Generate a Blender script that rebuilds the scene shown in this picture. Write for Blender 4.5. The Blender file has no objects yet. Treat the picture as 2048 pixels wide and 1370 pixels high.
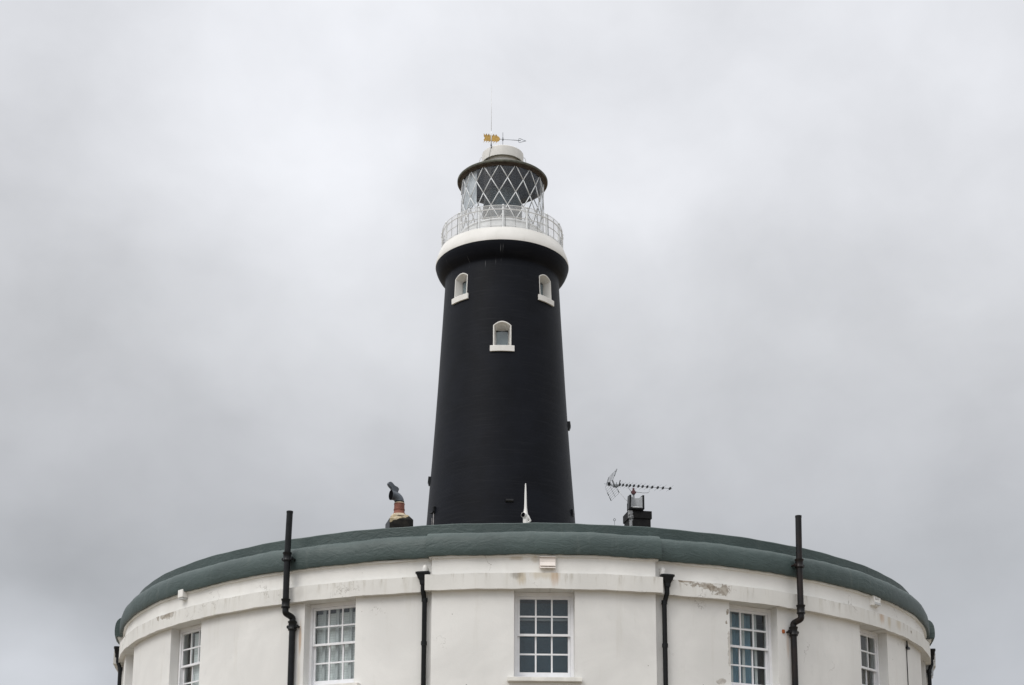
import bpy, bmesh, math, random
from math import sin, cos, pi, radians as R_
from mathutils import Vector, Matrix
random.seed(7)
S = bpy.context.scene
COL = S.collection

# ------------------------------------------------------------------ camera
EYE = 1.6
cd = bpy.data.cameras.new('camera'); cam = bpy.data.objects.new('camera', cd); COL.objects.link(cam)
cd.sensor_fit = 'HORIZONTAL'; cd.sensor_width = 36.0
cd.lens = 3000 / 2048 * 36.0
cd.shift_y = 615 / 2048
cd.clip_start = 0.1; cd.clip_end = 6000
cam.matrix_world = Matrix.Translation((0, 0, EYE)) @ Matrix.Rotation(R_(90 + 11.0641), 4, 'X') @ Matrix.Rotation(R_(0.1735), 4, 'Z')
S.camera = cam

# ------------------------------------------------------------------ exposure, sun, sky
S.render.engine = 'CYCLES'
S.view_settings.view_transform = 'Standard'; S.view_settings.look = 'None'
S.view_settings.exposure = 0.0; S.view_settings.gamma = 1.0
S.cycles.max_bounces = 10; S.cycles.transparent_max_bounces = 24
S.cycles.caustics_reflective = False; S.cycles.caustics_refractive = False

SUN_AZ = R_(-42)      # left of and behind the camera
SUN_EL = R_(48)
ld = bpy.data.lights.new('sun', 'SUN'); ld.energy = 1.25; ld.angle = R_(28); ld.color = (1.0, 0.955, 0.89)
sun = bpy.data.objects.new('sun', ld); COL.objects.link(sun)
sdir = Vector((sin(SUN_AZ) * cos(SUN_EL), -cos(SUN_AZ) * cos(SUN_EL), sin(SUN_EL)))
sun.rotation_euler = sdir.to_track_quat('Z', 'Y').to_euler(); sun.location = sdir * 60


class NT:
    """tiny node-tree writer"""
    def __init__(s, tree):
        s.t = tree; s.nodes = tree.nodes; s.links = tree.links

    def n(s, typ, *ins, out=0, **props):
        nd = s.nodes.new(typ)
        for k, v in props.items():
            setattr(nd, k, v)
        for i, v in enumerate(ins):
            if v is None: continue
            s.put(nd.inputs[i], v)
        return nd.outputs[out] if len(nd.outputs) else None

    def put(s, sock, v):
        if isinstance(v, bpy.types.NodeSocket):
            s.links.new(v, sock)
        else:
            if sock.type == 'RGBA' and len(v) == 3: v = (*v, 1)
            sock.default_value = v

    def m(s, op, a, b=None, c=None, clamp=False):
        return s.n('ShaderNodeMath', a, b, c, operation=op, use_clamp=clamp)

    def vm(s, op, a, b=None, out=0):
        return s.n('ShaderNodeVectorMath', a, b, operation=op, out=out)

    def sep(s, v):
        nd = s.nodes.new('ShaderNodeSeparateXYZ'); s.put(nd.inputs[0], v); return nd.outputs

    def xyz(s, x, y, z):
        return s.n('ShaderNodeCombineXYZ', x, y, z)

    def noise(s, v, scale, detail=4.0, rough=0.5, dist=0.0, color=False):
        nd = s.nodes.new('ShaderNodeTexNoise')
        s.put(nd.inputs['Vector'], v); s.put(nd.inputs['Scale'], scale)
        nd.inputs['Detail'].default_value = detail; nd.inputs['Roughness'].default_value = rough
        nd.inputs['Distortion'].default_value = dist
        return nd.outputs['Color' if color else 'Fac']

    def sstep(s, x, a, b):
        """smooth 0..1 as x goes a..b"""
        nd = s.nodes.new('ShaderNodeMapRange'); nd.interpolation_type = 'SMOOTHSTEP'
        for i, v in enumerate((x, a, b)): s.put(nd.inputs[i], v)
        if a > b:
            nd.inputs[1].default_value = b; nd.inputs[2].default_value = a
            nd.inputs[3].default_value = 1.0; nd.inputs[4].default_value = 0.0
        return nd.outputs[0]

    def mix(s, f, a, b):
        nd = s.nodes.new('ShaderNodeMix'); nd.data_type = 'RGBA'
        s.put(nd.inputs[0], f); s.put(nd.inputs[6], a); s.put(nd.inputs[7], b)
        return nd.outputs[2]

    def ramp(s, x, stops):
        nd = s.nodes.new('ShaderNodeValToRGB'); cr = nd.color_ramp
        while len(cr.elements) < len(stops): cr.elements.new(0.5)
        for e, (p, c) in zip(cr.elements, stops):
            e.position = p; e.color = (*c, 1) if len(c) == 3 else c
        s.put(nd.inputs[0], x); return nd.outputs[0]


world = bpy.data.worlds.new('World'); S.world = world; world.use_nodes = True
w = NT(world.node_tree); w.nodes.clear()
sky = w.nodes.new('ShaderNodeTexSky'); sky.sky_type = 'NISHITA'; sky.sun_disc = False
sky.sun_elevation = SUN_EL; sky.sun_rotation = pi + (-SUN_AZ) if False else math.atan2(sdir.x, sdir.y)
bg_sky = w.n('ShaderNodeBackground', sky.outputs[0], 0.10)
dirv = w.vm('NORMALIZE', w.n('ShaderNodeTexCoord'))
warp = w.vm('SCALE', w.vm('SUBTRACT', w.noise(dirv, 8.0, 3.0, 0.5, color=True), (0.5, 0.5, 0.5)))
warp.node.inputs[3].default_value = 0.05
dw = w.vm('NORMALIZE', w.vm('ADD', dirv, warp))
dx, dy, dz = w.sep(dw)
base = w.ramp(dz, [(0.0, (.40, .42, .45)), (0.17, (.495, .512, .545)), (0.235, (.492, .508, .535)), (0.30, (.562, .574, .602)),
                   (0.38, (.668, .680, .708)), (0.46, (.748, .760, .795)), (0.55, (.79, .803, .842)), (0.75, (.95, .96, .98)), (1.0, (1.25, 1.25, 1.25))])
# soft broad billows, flattened towards the horizon
stretch = w.vm('ADD', w.vm('MULTIPLY', dw, (1.0, 1.0, 1.25)), (3.7, 1.3, .6))
n1 = w.noise(stretch, 4.6, 4.0, 0.48)
n2 = w.noise(stretch, 13.0, 5.0, 0.52)
amp = w.m('ADD', w.m('MULTIPLY', w.m('SUBTRACT', n1, 0.5), 0.22), w.m('MULTIPLY', w.m('SUBTRACT', n2, 0.5), 0.27))
# individual bright and dark patches of the cloud deck, by compass direction
BLOBS = [((-.1456, .8554, .4971), .0040, .085), ((-.1746, .8673, .4662), .0025, .06), ((.0526, .8975, .4378), .0012, .085),
         ((.1396, .8407, .5232), .0016, .045), ((.1193, .8536, .5071), .0012, .04), ((.074, .8781, .4728), .0010, .04),
         ((-.2968, .8561, .4231), .006, -.085), ((-.2472, .8082, .5345), .004, -.06), ((-.2897, .8854, .3635), .006, -.05),
         ((.2738, .8831, .381), .006, -.04), ((-.2321, .9112, .3404), .004, -.035), ((.1813, .881, .437), .004, -.03),
         ((-.05, .84, .54), .006, .03), ((-.10, .88, .45), .006, .05), ((-.3115, .9362, .1627), .0016, .34), ((-.285, .94, .178), .0008, .10), ((.3022, .9371, .1745), .0014, .18), ((-.2883, .9296, .2296), .0010, -.10), ((-.24, .935, .26), .0015, -.05), ((.249, .9271, .2802), .0012, .05), ((.2946, .9296, .2216), .0012, -.05),
         ((.2176, .9245, .3129), .004, .02), ((.30, .935, .20), .003, -.03), ((-.27, .94, .205), .0016, -.08), ((.10, .875, .475), .0010, .05), ((.24, .83, .50), .0020, .04), ((.02, .93, .36), .003, -.03), ((-.06, .92, .38), .0015, .04)]
for d, s2, a in BLOBS:
    L = math.sqrt(sum(c * c for c in d)); d = tuple(c / L for c in d)
    dot = w.vm('DOT_PRODUCT', dw, d, out=1)
    g = w.m('EXPONENT', w.m('DIVIDE', w.m('SUBTRACT', dot, 1.0), s2))
    amp = w.m('ADD', amp, w.m('MULTIPLY', g, a))
cloud = w.vm('SCALE', base)
w.put(cloud.node.inputs[3], w.m('ADD', amp, 1.0))
# the deck is brighter on the side the hidden sun is on
sd = w.vm('DOT_PRODUCT', dirv, tuple(sdir), out=1)
glow = w.m('ADD', 1.0, w.m('MULTIPLY', w.sstep(sd, 0.0, 1.0), 0.75))
bg_cl = w.n('ShaderNodeBackground', cloud, glow)
wmix = w.n('ShaderNodeMixShader', 0.97, bg_sky, bg_cl)
w.n('ShaderNodeOutputWorld', wmix)

# ------------------------------------------------------------------ materials
def mat(name):
    m = bpy.data.materials.new(name); m.use_nodes = True
    t = NT(m.node_tree); t.nodes.clear(); t.mat = m
    return t


def finish(t, color, rough=0.6, metal=0.0, bump=None, bstr=0.3, bdist=0.02, spec=0.5):
    b = t.nodes.new('ShaderNodeBsdfPrincipled')
    t.put(b.inputs['Base Color'], color); t.put(b.inputs['Roughness'], rough); t.put(b.inputs['Metallic'], metal)
    b.inputs['Specular IOR Level'].default_value = spec
    if bump is not None:
        nd = t.nodes.new('ShaderNodeBump'); nd.inputs['Strength'].default_value = bstr; nd.inputs['Distance'].default_value = bdist
        t.put(nd.inputs['Height'], bump); t.links.new(nd.outputs[0], b.inputs['Normal'])
    t.n('ShaderNodeOutputMaterial', b.outputs[0])
    return t.mat


def cyl(t, rad):
    """coordinates round an upright axis through the object's origin: (arc metres, z), and angle in degrees"""
    p = t.n('ShaderNodeTexCoord', out=3)
    x, y, z = t.sep(p)
    a = t.m('ARCTAN2', x, t.m('MULTIPLY', y, -1.0))
    return t.xyz(t.m('MULTIPLY', a, rad), z, 0.0), t.m('MULTIPLY', a, 180 / pi), z, p


def simple(name, col, rough=0.5, metal=0.0, var=0.15, scale=6.0, bstr=0.1, spec=0.5):
    t = mat(name); p = t.n('ShaderNodeTexCoord', out=3)
    n = t.noise(p, scale, 6.0, 0.6)
    lo = tuple(c * (1 - var) for c in col); hi = tuple(min(1, c * (1 + var)) for c in col)
    return finish(t, t.mix(t.sstep(n, .3, .7), lo, hi), rough, metal, t.noise(p, scale * 6, 4.0), bstr, 0.005, spec)


def spot(t, ang, z, rad, a0, z0, w_, h_, nz, k=1.1):
    u = t.m('DIVIDE', t.m('MULTIPLY', t.m('SUBTRACT', ang, a0), pi / 180 * rad), w_)
    v = t.m('DIVIDE', t.m('SUBTRACT', z, z0), h_)
    d = t.m('SQRT', t.m('ADD', t.m('MULTIPLY', u, u), t.m('MULTIPLY', v, v)))
    return t.m('ADD', d, t.m('MULTIPLY', t.m('SUBTRACT', nz, 0.5), k))


def stucco(name, col, top=None, peel=(), rust=(), grime=0.3):
    t = mat(name); uv, ang, z, p = cyl(t, 9.4)
    big = t.noise(uv, 0.55, 6.0, 0.6, 0.6)
    mid = t.noise(uv, 3.2, 7.0, 0.65, 0.3)
    fine = t.noise(p, 38.0, 4.0, 0.6)
    streak = t.noise(t.vm('MULTIPLY', uv, (5.0, 0.45, 1.0)), 1.0, 5.0, 0.65)
    c = t.mix(t.sstep(big, .30, .72), tuple(k * .90 for k in col), tuple(min(.86, k * 1.04) for k in col))
    c = t.mix(t.m('MULTIPLY', t.sstep(mid, .56, .80), .30), c, (.50, .51, .50))
    c = t.mix(t.m('MULTIPLY', t.sstep(streak, .54, .80), grime), c, (.40, .37, .29))
    if top is not None:
        # run-off marks starting at the weathered upper arris
        k = t.m('MULTIPLY', t.sstep(z, top - .30, top), t.sstep(t.noise(t.vm('MULTIPLY', uv, (9.0, 1.2, 1.0)), 1.0, 6.0, .7), .50, .74))
        c = t.mix(t.m('MULTIPLY', k, .55), c, (.27, .235, .17))
        k2 = t.m('MULTIPLY', t.sstep(z, top - .035, top - .004), t.sstep(t.noise(t.vm('MULTIPLY', uv, (.6, 1., 1.)), 4.0, 7.0, .75), .55, .70))
        c = t.mix(t.m('MULTIPLY', k2, .55), c, (.13, .115, .09))
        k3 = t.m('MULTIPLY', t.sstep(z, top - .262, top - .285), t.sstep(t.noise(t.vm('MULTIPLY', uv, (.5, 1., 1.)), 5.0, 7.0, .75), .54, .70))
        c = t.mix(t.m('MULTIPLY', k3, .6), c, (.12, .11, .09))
    # a few short hairline cracks and chips
    vor = t.n('ShaderNodeTexVoronoi', t.vm('ADD', t.vm('MULTIPLY', uv, (1.0, .55, 1.0)), t.vm('SCALE', t.noise(uv, 2.5, 4.0, .6, color=True))), feature='DISTANCE_TO_EDGE')
    vor.node.inputs['Scale'].default_value = 0.85
    ck = t.m('MULTIPLY', t.sstep(vor, .007, .002), t.sstep(t.noise(uv, 0.8, 3.0), .57, .66))
    c = t.mix(t.m('MULTIPLY', ck, .55), c, (.20, .18, .15))
    sp = t.sstep(t.noise(uv, 11.0, 2.0, .4), .765, .80)
    c = t.mix(t.m('MULTIPLY', sp, .7), c, (.18, .16, .13))
    nz = t.noise(uv, 5.5, 7.0, .72, .4); nz2 = t.noise(t.vm('MULTIPLY', uv, (7.0, .7, 1.0)), 1.3, 6.0, .7)
    hgt = t.m('ADD', t.m('MULTIPLY', fine, .35), t.m('MULTIPLY', mid, .65))
    for a0, z0, ww, hh, k, colr in rust:
        s_ = t.sstep(spot(t, ang, z, 9.4, a0, z0, ww, hh, nz2, 1.5), 1.0, .25)
        c = t.mix(t.m('MULTIPLY', s_, k * .7), c, colr)
    for a0, z0, ww, hh, k in peel:
        s_ = t.sstep(spot(t, ang, z, 9.4, a0, z0, ww, hh, nz, 3.1), .62, .50)
        pc = t.mix(t.sstep(t.noise(uv, 14.0, 4.0), .42, .6), (.22, .185, .145), (.36, .325, .275))
        c = t.mix(t.m('MULTIPLY', s_, k), c, pc)
        hgt = t.m('SUBTRACT', hgt, t.m('MULTIPLY', s_, .8))
    return finish(t, c, 0.72, 0, hgt, .35, .012, .35)


ORANGE = (.40, .22, .085); OCHRE = (.42, .33, .19); DARK = (.16, .14, .11)
M = {}
M['wall'] = stucco('white_render', (.725, .722, .705), grime=.17,
                   peel=[(23.6, 7.64, .045, .07, .9), (23.4, 7.45, .035, .06, .9), (22.6, 6.33, .14, .08, .55), (23.7, 6.9, .05, .5, .45)],
                   rust=[(-26.55, 7.15, .045, .40, .85, ORANGE), (-26.6, 6.4, .05, .8, .35, OCHRE), (32.0, 7.1, .05, .35, .45, ORANGE)])
M['frieze'] = stucco('cream_frieze_render', (.76, .754, .73), grime=.10,
                     rust=[(-1.0, 8.42, .18, .05, .6, OCHRE), (1.1, 8.40, .10, .07, .5, OCHRE)])
M['string'] = stucco('string_course_render', (.68, .674, .648), top=8.13, grime=.30,
                     peel=[(20.3, 8.06, .42, .10, .8), (22.2, 8.02, .42, .16, .8), (18.0, 8.115, .40, .03, 1.0), (-50.3, 8.10, .55, .10, .75), (-49.0, 8.08, .35, .12, .55), (58.6, 8.02, .05, .06, 1.0)],
                     rust=[(-.35, 8.05, .10, .22, .8, OCHRE), (-.9, 8.10, .16, .10, .7, DARK), (2.2, 8.10, .35, .13, .6, OCHRE), (3.2, 8.05, .12, .2, .55, ORANGE),
                           (49.3, 8.08, .16, .22, .7, ORANGE), (51.2, 8.07, .10, .22, .6, OCHRE), (54.0, 8.07, .2, .2, .55, OCHRE), (-26.2, 8.0, .12, .2, .22, DARK)])

t = mat('green_roof_coating'); uv, ang, z, p = cyl(t, 9.5)
nb = t.noise(uv, .9, 5.0, .6); nf = t.noise(p, 6.0, 7.0, .62, 1.1)
rip = t.noise(t.vm('MULTIPLY', uv, (1.0, 2.2, 1.0)), 3.2, 6.0, .62, 1.6)
c = t.mix(t.sstep(nb, .3, .7), (.033, .053, .051), (.046, .071, .068))
c = t.mix(t.m('MULTIPLY', t.sstep(t.noise(t.vm('MULTIPLY', uv, (6.0, .6, 1.0)), 1.0, 5.0, .65), .52, .78), .35), c, (.105, .125, .115))
c = t.mix(t.m('MULTIPLY', t.sstep(t.noise(uv, 5.0, 6.0, .7), .58, .74), .5), c, (.022, .036, .034))
c = t.mix(t.m('MULTIPLY', t.sstep(t.noise(p, 26.0, 3.0, .6), .66, .76), .4), c, (.12, .15, .145))
M['green'] = finish(t, c, t.m('ADD', .40, t.m('MULTIPLY', nf, .25)), 0, t.m('ADD', t.m('MULTIPLY', nf, .4), rip), .46, .03, .45)

t = mat('black_tower_paint'); uv, ang, z, p = cyl(t, 3.4)
br = t.n('ShaderNodeTexBrick', uv, out=1, offset=.5)
for k, v in (('Scale', 1.0), ('Mortar Size', .008), ('Brick Width', .23), ('Row Height', .078)): br.node.inputs[k].default_value = v
courses = t.noise(t.vm('MULTIPLY', uv, (.55, 9.0, 1.0)), 1.0, 5.0, .6)
nb = t.noise(uv, .5, 6.0, .6, .4)
c = t.mix(t.sstep(nb, .3, .75), (.0025, .0034, .0060), (.0056, .0070, .0115))
c = t.mix(t.m('MULTIPLY', t.sstep(courses, .50, .72), .7), c, (.0105, .0115, .0155))
c = t.mix(t.m('MULTIPLY', br, .25), c, (.006, .006, .008))
# lime runs below the gallery
runs = t.m('MULTIPLY', t.sstep(t.noise(t.vm('MULTIPLY', uv, (5.5, .42, 1.0)), 1.0, 5.0, .6, .25), .635, .70),
           t.m('MULTIPLY', t.m('MULTIPLY', t.sstep(z, 36.1, 36.6), t.sstep(z, 37.35, 37.1)), t.m('MULTIPLY', t.sstep(ang, -75., -55.), t.sstep(ang, 22., 5.))))
c = t.mix(t.m('MULTIPLY', runs, .32), c, (.30, .31, .33))
M['black'] = finish(t, c, .50, 0, t.m('ADD', t.m('MULTIPLY', br, -.5), t.m('MULTIPLY', t.noise(p, 12., 5., .6), .7)), .35, .012, .11)

t = mat('white_gallery_render'); uv, ang, z, p = cyl(t, 3.4)
c = t.mix(t.sstep(t.noise(uv, .9, 6., .6), .3, .75), (.655, .645, .615), (.74, .73, .705))
c = t.mix(t.m('MULTIPLY', t.sstep(t.noise(t.vm('MULTIPLY', uv, (5., .5, 1.)), 1., 6., .65), .56, .8), .3), c, (.42, .40, .35))
c = t.mix(t.m('MULTIPLY', t.sstep(t.noise(uv, 6., 6., .7), .66, .74), .4), c, (.35, .33, .29))
M['band'] = finish(t, c, .65, 0, t.noise(p, 9., 6., .6), .3, .02, .4)

M['white'] = simple('white_gloss_paint', (.76, .765, .785), .38, 0, .05, 5.0, .08)
M['white_metal'] = simple('white_painted_metal', (.68, .70, .71), .45, 0, .10, 3.0, .1)
M['grey_metal'] = simple('grey_painted_metal', (.62, .62, .62), .5, 0, .12, 3.0, .1)
M['dark_wire'] = simple('dark_galvanised_wire', (.16, .17, .18), .5, .6, .2, 6.0, .1)
M['patina'] = simple('weathered_bronze_eave', (.085, .088, .068), .6, .1, .4, 3.0, .3)
M['rusty'] = simple('brown_soffit', (.06, .042, .03), .8, 0, .4, 4.0, .3)
M['soffit_int'] = simple('dark_lantern_lining', (.026, .044, .072), .7, 0, .3, 2.0, .2)
M['gold'] = simple('gilded_metal', (.40, .25, .06), .5, .35, .25, 12.0, .2)
M['pipe'] = simple('black_cast_iron_paint', (.0075, .0085, .0095), .34, 0, .35, 9.0, .25, .22)
M['black_matt'] = simple('black_chimney_paint', (.010, .010, .011), .7, 0, .4, 5.0, .5, .15)
M['hole'] = simple('dark_opening', (.003, .003, .004), .95, 0, .1, 6.0, .1, .05)
M['pvc'] = simple('white_plastic', (.74, .73, .70), .35, 0, .06, 4.0, .05)
M['beige'] = simple('beige_plastic', (.70, .645, .60), .5, 0, .08, 4.0, .1)
M['grey_box'] = simple('grey_plastic', (.42, .45, .47), .5, 0, .08, 4.0, .1)
M['terra'] = simple('terracotta', (.20, .068, .045), .75, 0, .30, 7.0, .4)
M['cement'] = simple('pale_cement', (.46, .39, .29), .85, 0, .25, 9.0, .5)
M['galv'] = simple('blue_grey_sheet_metal', (.085, .096, .112), .48, .35, .25, 5.0, .2)
M['alu'] = simple('aluminium_rod', (.34, .36, .39), .35, .8, .15, 9.0, .1)
M['reflector'] = simple('silver_reflector', (.40, .415, .43), .35, .2, .1, 4.0, .1)
M['red'] = simple('red_plastic_clamp', (.075, .018, .022), .5, 0, .2, 9.0, .1)
M['mullion'] = simple('grey_secondary_glazing', (.46, .47, .47), .5, 0, .08, 4.0, .1)
M['lens'] = simple('grey_green_lens_glass', (.062, .092, .108), .14, 0, .3, 2.5, .1, .5)
M['roof'] = simple('grey_roof_felt', (.16, .17, .165), .85, 0, .25, 1.5, .4)
M['dark_room'] = simple('dim_interior_plaster', (.12, .13, .14), .8, 0, .15, 1.0, .1)


def cloth(name, col, fold=0.0, slat=0.0):
    t = mat(name); p = t.n('ShaderNodeTexCoord', out=3); x, y, z = t.sep(p)
    c = t.mix(t.sstep(t.noise(p, 3., 4.), .3, .7), tuple(k * .9 for k in col), col)
    if slat:
        s_ = t.m('PINGPONG', t.m('MULTIPLY', z, 1 / slat), .5)
        c = t.mix(t.sstep(s_, .10, .02), c, tuple(k * .72 for k in col))
    return finish(t, c, .85, 0, t.noise(p, 60., 3.), .1, .004, .2)


M['blind_pale'] = cloth('pale_slatted_blind', (.82, .83, .82), slat=.05)
M['blind_slate'] = cloth('slate_roller_blind', (.034, .066, .092))
M['blind_grey'] = cloth('grey_roller_blind', (.26, .29, .315))
M['curtain_blue'] = cloth('blue_grey_curtain', (.17, .285, .36))
M['curtain_brown'] = cloth('brown_curtain', (.13, .105, .085))
M['curtain_and_reflection'] = cloth('light_grey_curtain_and_reflection', (.50, .54, .57))  # real curtain in one sash window, also the lantern's added reflection panel


def glass(name, tint, r0=1.0, bump=.06, grough=.015):
    t = mat(name)
    ge = t.nodes.new('ShaderNodeNewGeometry')
    cs = t.m('ABSOLUTE', t.vm('DOT_PRODUCT', ge.outputs['Normal'], ge.outputs['Incoming'], out=1))
    f = t.m('ADD', .045 * r0, t.m('MULTIPLY', t.m('POWER', t.m('SUBTRACT', 1.0, cs, clamp=True), 5.0), .95), clamp=True)
    p = t.n('ShaderNodeTexCoord', out=3)
    nd = t.nodes.new('ShaderNodeBump'); nd.inputs['Strength'].default_value = bump; nd.inputs['Distance'].default_value = .02
    t.put(nd.inputs['Height'], t.noise(p, 2.2, 2.0))
    tr = t.n('ShaderNodeBsdfTransparent', tint)
    gl = t.nodes.new('ShaderNodeBsdfAnisotropic') if False else t.nodes.new('ShaderNodeBsdfGlossy')
    gl.inputs['Roughness'].default_value = grough; t.links.new(nd.outputs[0], gl.inputs['Normal'])
    mx = t.n('ShaderNodeMixShader', f, tr, gl.outputs[0])
    t.n('ShaderNodeOutputMaterial', mx)
    return t.mat


M['glass'] = glass('window_glass', (.93, .955, .955), .85)
M['lantern_glass'] = glass('lantern_glass', (.965, .975, .98), 1.0, 0.0, .22)

t = mat('flaking_chimney_paint'); p = t.n('ShaderNodeTexCoord', out=3); x, y, z = t.sep(p)
nz = t.noise(p, 5.5, 6., .65)
edge = t.m('MULTIPLY', t.sstep(t.m('ADD', x, t.m('MULTIPLY', nz, .20)), -.055, -.085), t.sstep(y, -.17, -.20))
c = t.mix(t.sstep(t.noise(p, 9., 5.), .35, .7), (.004, .004, .0045), (.010, .0095, .0095))
edge = t.m('MULTIPLY', edge, t.sstep(t.noise(p, 16., 5., .7), .38, .56))
c = t.mix(t.m('MULTIPLY', edge, .75), c, (.40, .41, .42))
M['flake_black'] = finish(t, c, .6, 0, nz, .5, .02, .15)

t = mat('patchy_chimney_paint'); p = t.n('ShaderNodeTexCoord', out=3); x, y, z = t.sep(p)
nz = t.noise(p, 3.5, 6., .6)
d = t.m('ADD', t.m('ADD', z, t.m('MULTIPLY', t.m('SUBTRACT', nz, .5), .25)), t.m('MULTIPLY', x, -.42))
k = t.sstep(d, 10.262, 10.282)
c = t.mix(t.sstep(t.noise(p, 8., 5.), .35, .7), (.008, .008, .008), (.024, .022, .018))
k = t.m('MULTIPLY', k, t.sstep(x, -.2495, -.243))
c = t.mix(t.sstep(x, -.2495, -.2492) if False else t.sstep(x, -.243, -.2495), c, (.075, .08, .088))
c = t.mix(k, c, t.mix(t.sstep(t.noise(p, 12., 6., .7), .35, .65), (.30, .235, .13), (.50, .43, .31)))
M['patchy_black'] = finish(t, c, .75, 0, nz, .6, .03, .15)

t = mat('shingle_ground'); p = t.n('ShaderNodeTexCoord', out=3)
vo = t.n('ShaderNodeTexVoronoi', p, out=1); vo.node.inputs['Scale'].default_value = 22.
c = t.mix(t.noise(p, .15, 6., .6), (.17, .14, .10), (.26, .23, .18))
c = t.mix(.35, c, t.mix(vo, (.10, .085, .07), (.42, .36, .28)))
M['shingle'] = finish(t, c, .85, 0, t.noise(p, 20., 4.), .6, .03)

# ------------------------------------------------------------------ mesh helpers
class MB:
    def __init__(s):
        s.v = []; s.f = []; s.mi = []; s.sm = []

    def add(s, vs, fs, mi=0, smooth=False, mtx=None):
        o = len(s.v)
        for q in vs:
            q = Vector(q)
            if mtx is not None: q = mtx @ q
            s.v.append(tuple(q))
        for f in fs:
            s.f.append([o + i for i in f]); s.mi.append(mi); s.sm.append(smooth)
        return s

    def box(s, x0, x1, y0, y1, z0, z1, mi=0, mtx=None, bev=0.0):
        if bev:
            bm = bmesh.new(); bmesh.ops.create_cube(bm, size=1.0)
            for q in bm.verts:
                q.co = Vector(((x0 + x1) / 2 + q.co.x * (x1 - x0), (y0 + y1) / 2 + q.co.y * (y1 - y0), (z0 + z1) / 2 + q.co.z * (z1 - z0)))
            bmesh.ops.bevel(bm, geom=bm.edges[:], offset=bev, segments=2, affect='EDGES', profile=.6)
            bm.verts.index_update()
            s.add([q.co for q in bm.verts], [[q.index for q in f.verts] for f in bm.faces], mi, False, mtx); bm.free()
            return s
        vs = [(x0, y0, z0), (x1, y0, z0), (x1, y1, z0), (x0, y1, z0), (x0, y0, z1), (x1, y0, z1), (x1, y1, z1), (x0, y1, z1)]
        fs = [(0, 3, 2, 1), (4, 5, 6, 7), (0, 1, 5, 4), (1, 2, 6, 5), (2, 3, 7, 6), (3, 0, 4, 7)]
        return s.add(vs, fs, mi, False, mtx)

    def tube(s, pts, r, n=10, mi=0, caps=True, mtx=None, rs=None):
        pts = [Vector(q) for q in pts]; vs = []; fs = []
        up = None
        for i, q in enumerate(pts):
            d = (pts[min(i + 1, len(pts) - 1)] - pts[max(i - 1, 0)]).normalized()
            if up is None:
                a = Vector((0, 0, 1)) if abs(d.z) < .9 else Vector((1, 0, 0))
                up = (a - d * a.dot(d)).normalized()
            else:
                up = (up - d * up.dot(d)).normalized()
            sd_ = d.cross(up); rr = rs[i] if rs else r
            for k in range(n):
                an = 2 * pi * k / n; vs.append(q + (up * cos(an) + sd_ * sin(an)) * rr)
        for i in range(len(pts) - 1):
            for k in range(n):
                a = i * n + k; b = i * n + (k + 1) % n
                fs.append((a, b, b + n, a + n))
        s.add(vs, fs, mi, True, mtx)
        if caps:
            s.add([vs[k] for k in range(n)], [tuple(reversed(range(n)))], mi, False, mtx)
            s.add([vs[-n + k] for k in range(n)], [tuple(range(n))], mi, False, mtx)
        return s

    def sweep(s, prof, a0, a1, seg, mi=0, smooth=True, closed_profile=True, full=False, mtx=None, wob=None):
        """sweep a (radius, z) profile round the z axis from angle a0 to a1 in degrees (0 faces -y)"""
        n = len(prof); vs = []; fs = []
        cols = seg if full else seg + 1
        for i in range(cols):
            a = R_(a0 + (a1 - a0) * i / seg)
            for j, (r, z) in enumerate(prof):
                if wob: r, z = wob(a, j, r, z)
                vs.append((r * sin(a), -r * cos(a), z))
        m = n if closed_profile else n - 1
        for i in range(seg):
            i2 = (i + 1) % cols
            for j in range(m):
                j2 = (j + 1) % n
                fs.append((i * n + j, i2 * n + j, i2 * n + j2, i * n + j2))
        s.add(vs, fs, mi, smooth, mtx)
        if closed_profile and not full:
            s.add(vs[:n], [tuple(reversed(range(n)))], mi, False, mtx); s.add(vs[-n:], [tuple(range(n))], mi, False, mtx)
        return s

    def prism(s, poly, y0, y1, mi=0, mtx=None):
        """extrude an (x, z) outline along y"""
        n = len(poly)
        vs = [(x, y0, z) for x, z in poly] + [(x, y1, z) for x, z in poly]
        fs = [tuple(range(n)), tuple(reversed(range(n, 2 * n)))]
        fs += [(i, i + n, (i + 1) % n + n, (i + 1) % n) for i in range(n)]
        return s.add(vs, fs, mi, False, mtx)

    def build(s, name, mats, parent=None, loc=None, rotz=0.0, sharp=35):
        me = bpy.data.meshes.new(name); me.from_pydata(s.v, [], s.f)
        if not isinstance(mats, (list, tuple)): mats = [mats]
        for m in mats: me.materials.append(m)
        me.polygons.foreach_set('material_index', s.mi); me.polygons.foreach_set('use_smooth', s.sm)
        bm = bmesh.new(); bm.from_mesh(me)
        bmesh.ops.remove_doubles(bm, verts=bm.verts, dist=1e-5)
        bmesh.ops.recalc_face_normals(bm, faces=bm.faces)
        for e in bm.edges:
            if len(e.link_faces) == 2 and e.calc_face_angle(0) > R_(sharp): e.smooth = False
        bm.to_mesh(me); bm.free()
        o = bpy.data.objects.new(name, me); COL.objects.link(o)
        if parent: o.parent = parent
        if loc is not None: o.location = loc
        o.rotation_euler.z = rotz
        return o


def tag(o, label=None, cat=None, group=None, kind=None):
    for k, v in (('label', label), ('category', cat), ('group', group), ('kind', kind)):
        if v: o[k] = v
    return o


def empty(name, loc, rotz=0.0):
    o = bpy.data.objects.new(name, None); COL.objects.link(o); o.location = loc; o.rotation_euler.z = rotz
    o.empty_display_size = .3
    return o


def copy_tree(o, parent=None):
    c = o.copy(); COL.objects.link(c)
    if parent: c.parent = parent
    for ch in list(o.children): copy_tree(ch, c)
    return c


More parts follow.
